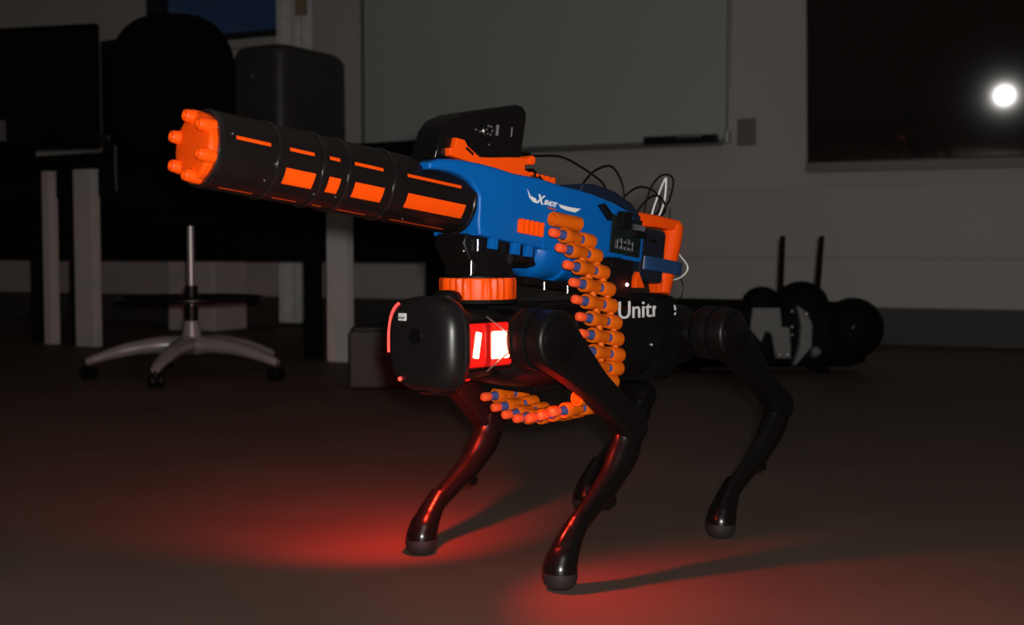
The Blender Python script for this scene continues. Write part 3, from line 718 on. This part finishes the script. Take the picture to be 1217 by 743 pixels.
def cable(name, m, pts, r, label):
    mb = MB(); mb.tube([gpt(*p) for p in pts], r, 8); return tag(mb.build(name, m), label, 'cable', 'cables of the blaster')
cable('black_cable', 'blackplastic', [(-.075, .0, .070), (-.0841, 0, .0851), (-.1204, 0, .0943), (-.1658, 0, .1002), (-.2251, .002, .0873), (-.2588, .004, .0731), (-.268, .004, .052)], .0019, 'black cable running from the sight to the blaster tail')
cable('black_cable', 'blackplastic', [(-.200, .012, .056), (-.2045, .010, .0666), (-.2251, .008, .0873), (-.2511, .008, .1012), (-.271, .008, .1034), (-.2895, .01, .0877), (-.2989, .012, .0635), (-.302, .012, .020)], .0020, 'black cable arching over the blaster tail into a plug')
cable('black_cable', 'blackplastic', [(-.303, .006, .030), (-.3064, 0, .0538), (-.3288, 0, .0752), (-.3529, 0, .0861), (-.3835, 0, .0856), (-.4098, .002, .0729), (-.4165, .004, .0569), (-.3983, .006, .042)], .0019, 'wide low black cable arch above the orange rear handle')
cable('black_cable', 'blackplastic', [(-.330, .0, .028), (-.3434, 0.006, .0458), (-.3582, .008, .0633), (-.3763, .008, .0746), (-.3915, .008, .0756), (-.3964, .008, .0567), (-.3853, .006, .042)], .0019, 'smallest black cable arch just above the orange rear handle')
cable('black_cable', 'blackplastic', [(-.372, -.006, .043), (-.3804, -.006, .0766), (-.3907, -.006, .098), (-.4106, -.006, .1155), (-.4328, -.006, .1194), (-.4433, -.006, .1097), (-.4358, -.004, .0813), (-.4187, -.002, .0573), (-.407, 0, .042)], .0017, 'tall black cable loop rising highest behind the rear handle')
cable('black_cable', 'blackplastic', [(-.437, -.008, .100), (-.4371, -.009, .0887), (-.4445, -.009, .0684), (-.4411, -.006, .042)], .0011, 'thin black wire dropping to the handle corner')
cable('white_cable', 'whitecable', [(-.3817, .004, .040), (-.3838, .004, .0519), (-.3957, .002, .0777), (-.4118, 0, .1072), (-.4162, 0, .108), (-.4164, 0, .0739), (-.4022, .002, .042)], .0017, 'white cable folded into a narrow upright bend')
cable('white_cable', 'whitecable', [(-.430, .004, .006), (-.4446, 0, .0012), (-.4695, 0, -.0114), (-.4926, 0, -.0259), (-.4919, 0, -.0376), (-.4748, 0, -.0497), (-.4461, 0, -.0586), (-.430, .004, -.062)], .0014, 'white cable loop sticking out behind the orange grip')
cable('black_cable', 'blackplastic', [(-.440, .0, -.030), (-.4546, 0, -.0376), (-.4827, 0, -.056), (-.4857, 0, -.0774), (-.4666, 0, -.0908), (-.430, 0, -.098)], .0011, 'thin black wire loop below the white loop')
# plug standing on the blaster tail
pg = empty('cable_plug', gpt(-.300, .012, .012), ROT_G, 'black upright plug on the blaster tail', 'plug')
MB().box((0, 0, .014), (.012, .012, .034), .002).build('body', 'blackplastic', pg)
MB().cyl((0, 0, .031), (0, 0, .042), .004, .0026, n=12).build('strain_relief', 'blackplastic', pg)

# ------------------------------------------------------------------ dart belt
belt = empty('dart_belt', RC, YAW, 'orange belt of shells with blue foam darts looping under the robot', 'dart belt')
s_ = MB()
s_.lathe((0, 0, 0), (1, 0, 0), [(0, .0085), (.0015, .0108), (.004, .0114), (.020, .0114), (.024, .0102), (.0245, .0066)], 24)
s_.lathe((.0345, 0, 0), (1, 0, 0), [(0, .0066), (0, .0092), (.003, .0100), (.018, .0100), (.022, .0113), (.032, .0113), (.0335, .0106), (.0335, .0084), (.018, .0070), (.018, .0066)], 24)
for sgn in (-1, 1): s_.box((.0295, 0, sgn * .0080), (.014, .007, .004), .0005)
shell_me = s_.mesh('shell', 'orangebelt')
d_ = MB(); d_.cyl((.022, 0, 0), (.0805, 0, 0), .0064, n=18); foam_me = d_.mesh('dart_foam', 'dartfoam')
d_ = MB(); d_.lathe((.080, 0, 0), (1, 0, 0), [(0, .0064), (.002, .0068), (.011, .0068), (.0135, .0058), (.0148, .003), (.015, 0)], 20); tip_me = d_.mesh('dart_tip', 'darttip')
l_ = MB(); l_.cyl((0, 0, -.5), (0, 0, .5), 1, n=10); link_me = l_.mesh('link', 'orangebelt')
rows = []
tips = [(.150, .078, .492), (.1415, .083, .4705), (.131, .088, .446), (.1247, .094, .4209), (.1237, .098, .3964), (.119, .102, .3715), (.1194, .106, .3475), (.1203, .109, .3236), (.1260, .111, .3000), (.1400, .1125, .2770)]
for i, t in enumerate(tips): rows.append((Vector(t), R(8.5) * (1 - max(0, i - 7) / 3)))
for t in [(.158, .1110, .2545), (.168, .0960, .2370), (.170, .0749, .2300), (.170, .052, .2240), (.170, .0264, .2214), (.170, .0040, .2248), (.170, -.0180, .2335), (.170, -.0386, .2475)]: rows.append((Vector(t), 0.0))
def row_mx(tip, pitch, yaw=0.0):
    rot = Matrix.Rotation(yaw, 4, 'Z') @ Matrix.Rotation(-pitch, 4, 'Y')
    return Matrix.Translation(tip) @ rot @ Matrix.Translation((-.095, 0, 0))
mxs = [row_mx(t, p) for t, p in rows]
for i, mx in enumerate(mxs):
    sh = share('shell', shell_me, belt, mx)
    if i != 10:
        share('dart_foam', foam_me, sh); share('dart_tip', tip_me, sh)
    if i + 1 < len(mxs):
        for xl in (.012, .046):
            a = Vector((xl, 0, 0)); b2 = mx.inverted() @ (mxs[i + 1] @ Vector((xl, 0, 0)))
            d = b2 - a
            share('link', link_me, sh, Matrix.Translation((a + b2) / 2) @ frame_to(d) @ Matrix.Diagonal((.0052, .0052, d.length, 1)))
# feed guide where the belt enters the blaster
fg = MB(); fg.lathe((.0, 0, 0), (1, 0, 0), [(0, .009), (.002, .0110), (.056, .0110), (.0575, .0102), (.0575, .0084), (.040, .0080), (.040, 0)], 24)
fgo = fg.build('feed_guide', 'orangebelt', gun); fgo.matrix_local = Matrix.Translation((-.150, .060, -.006))
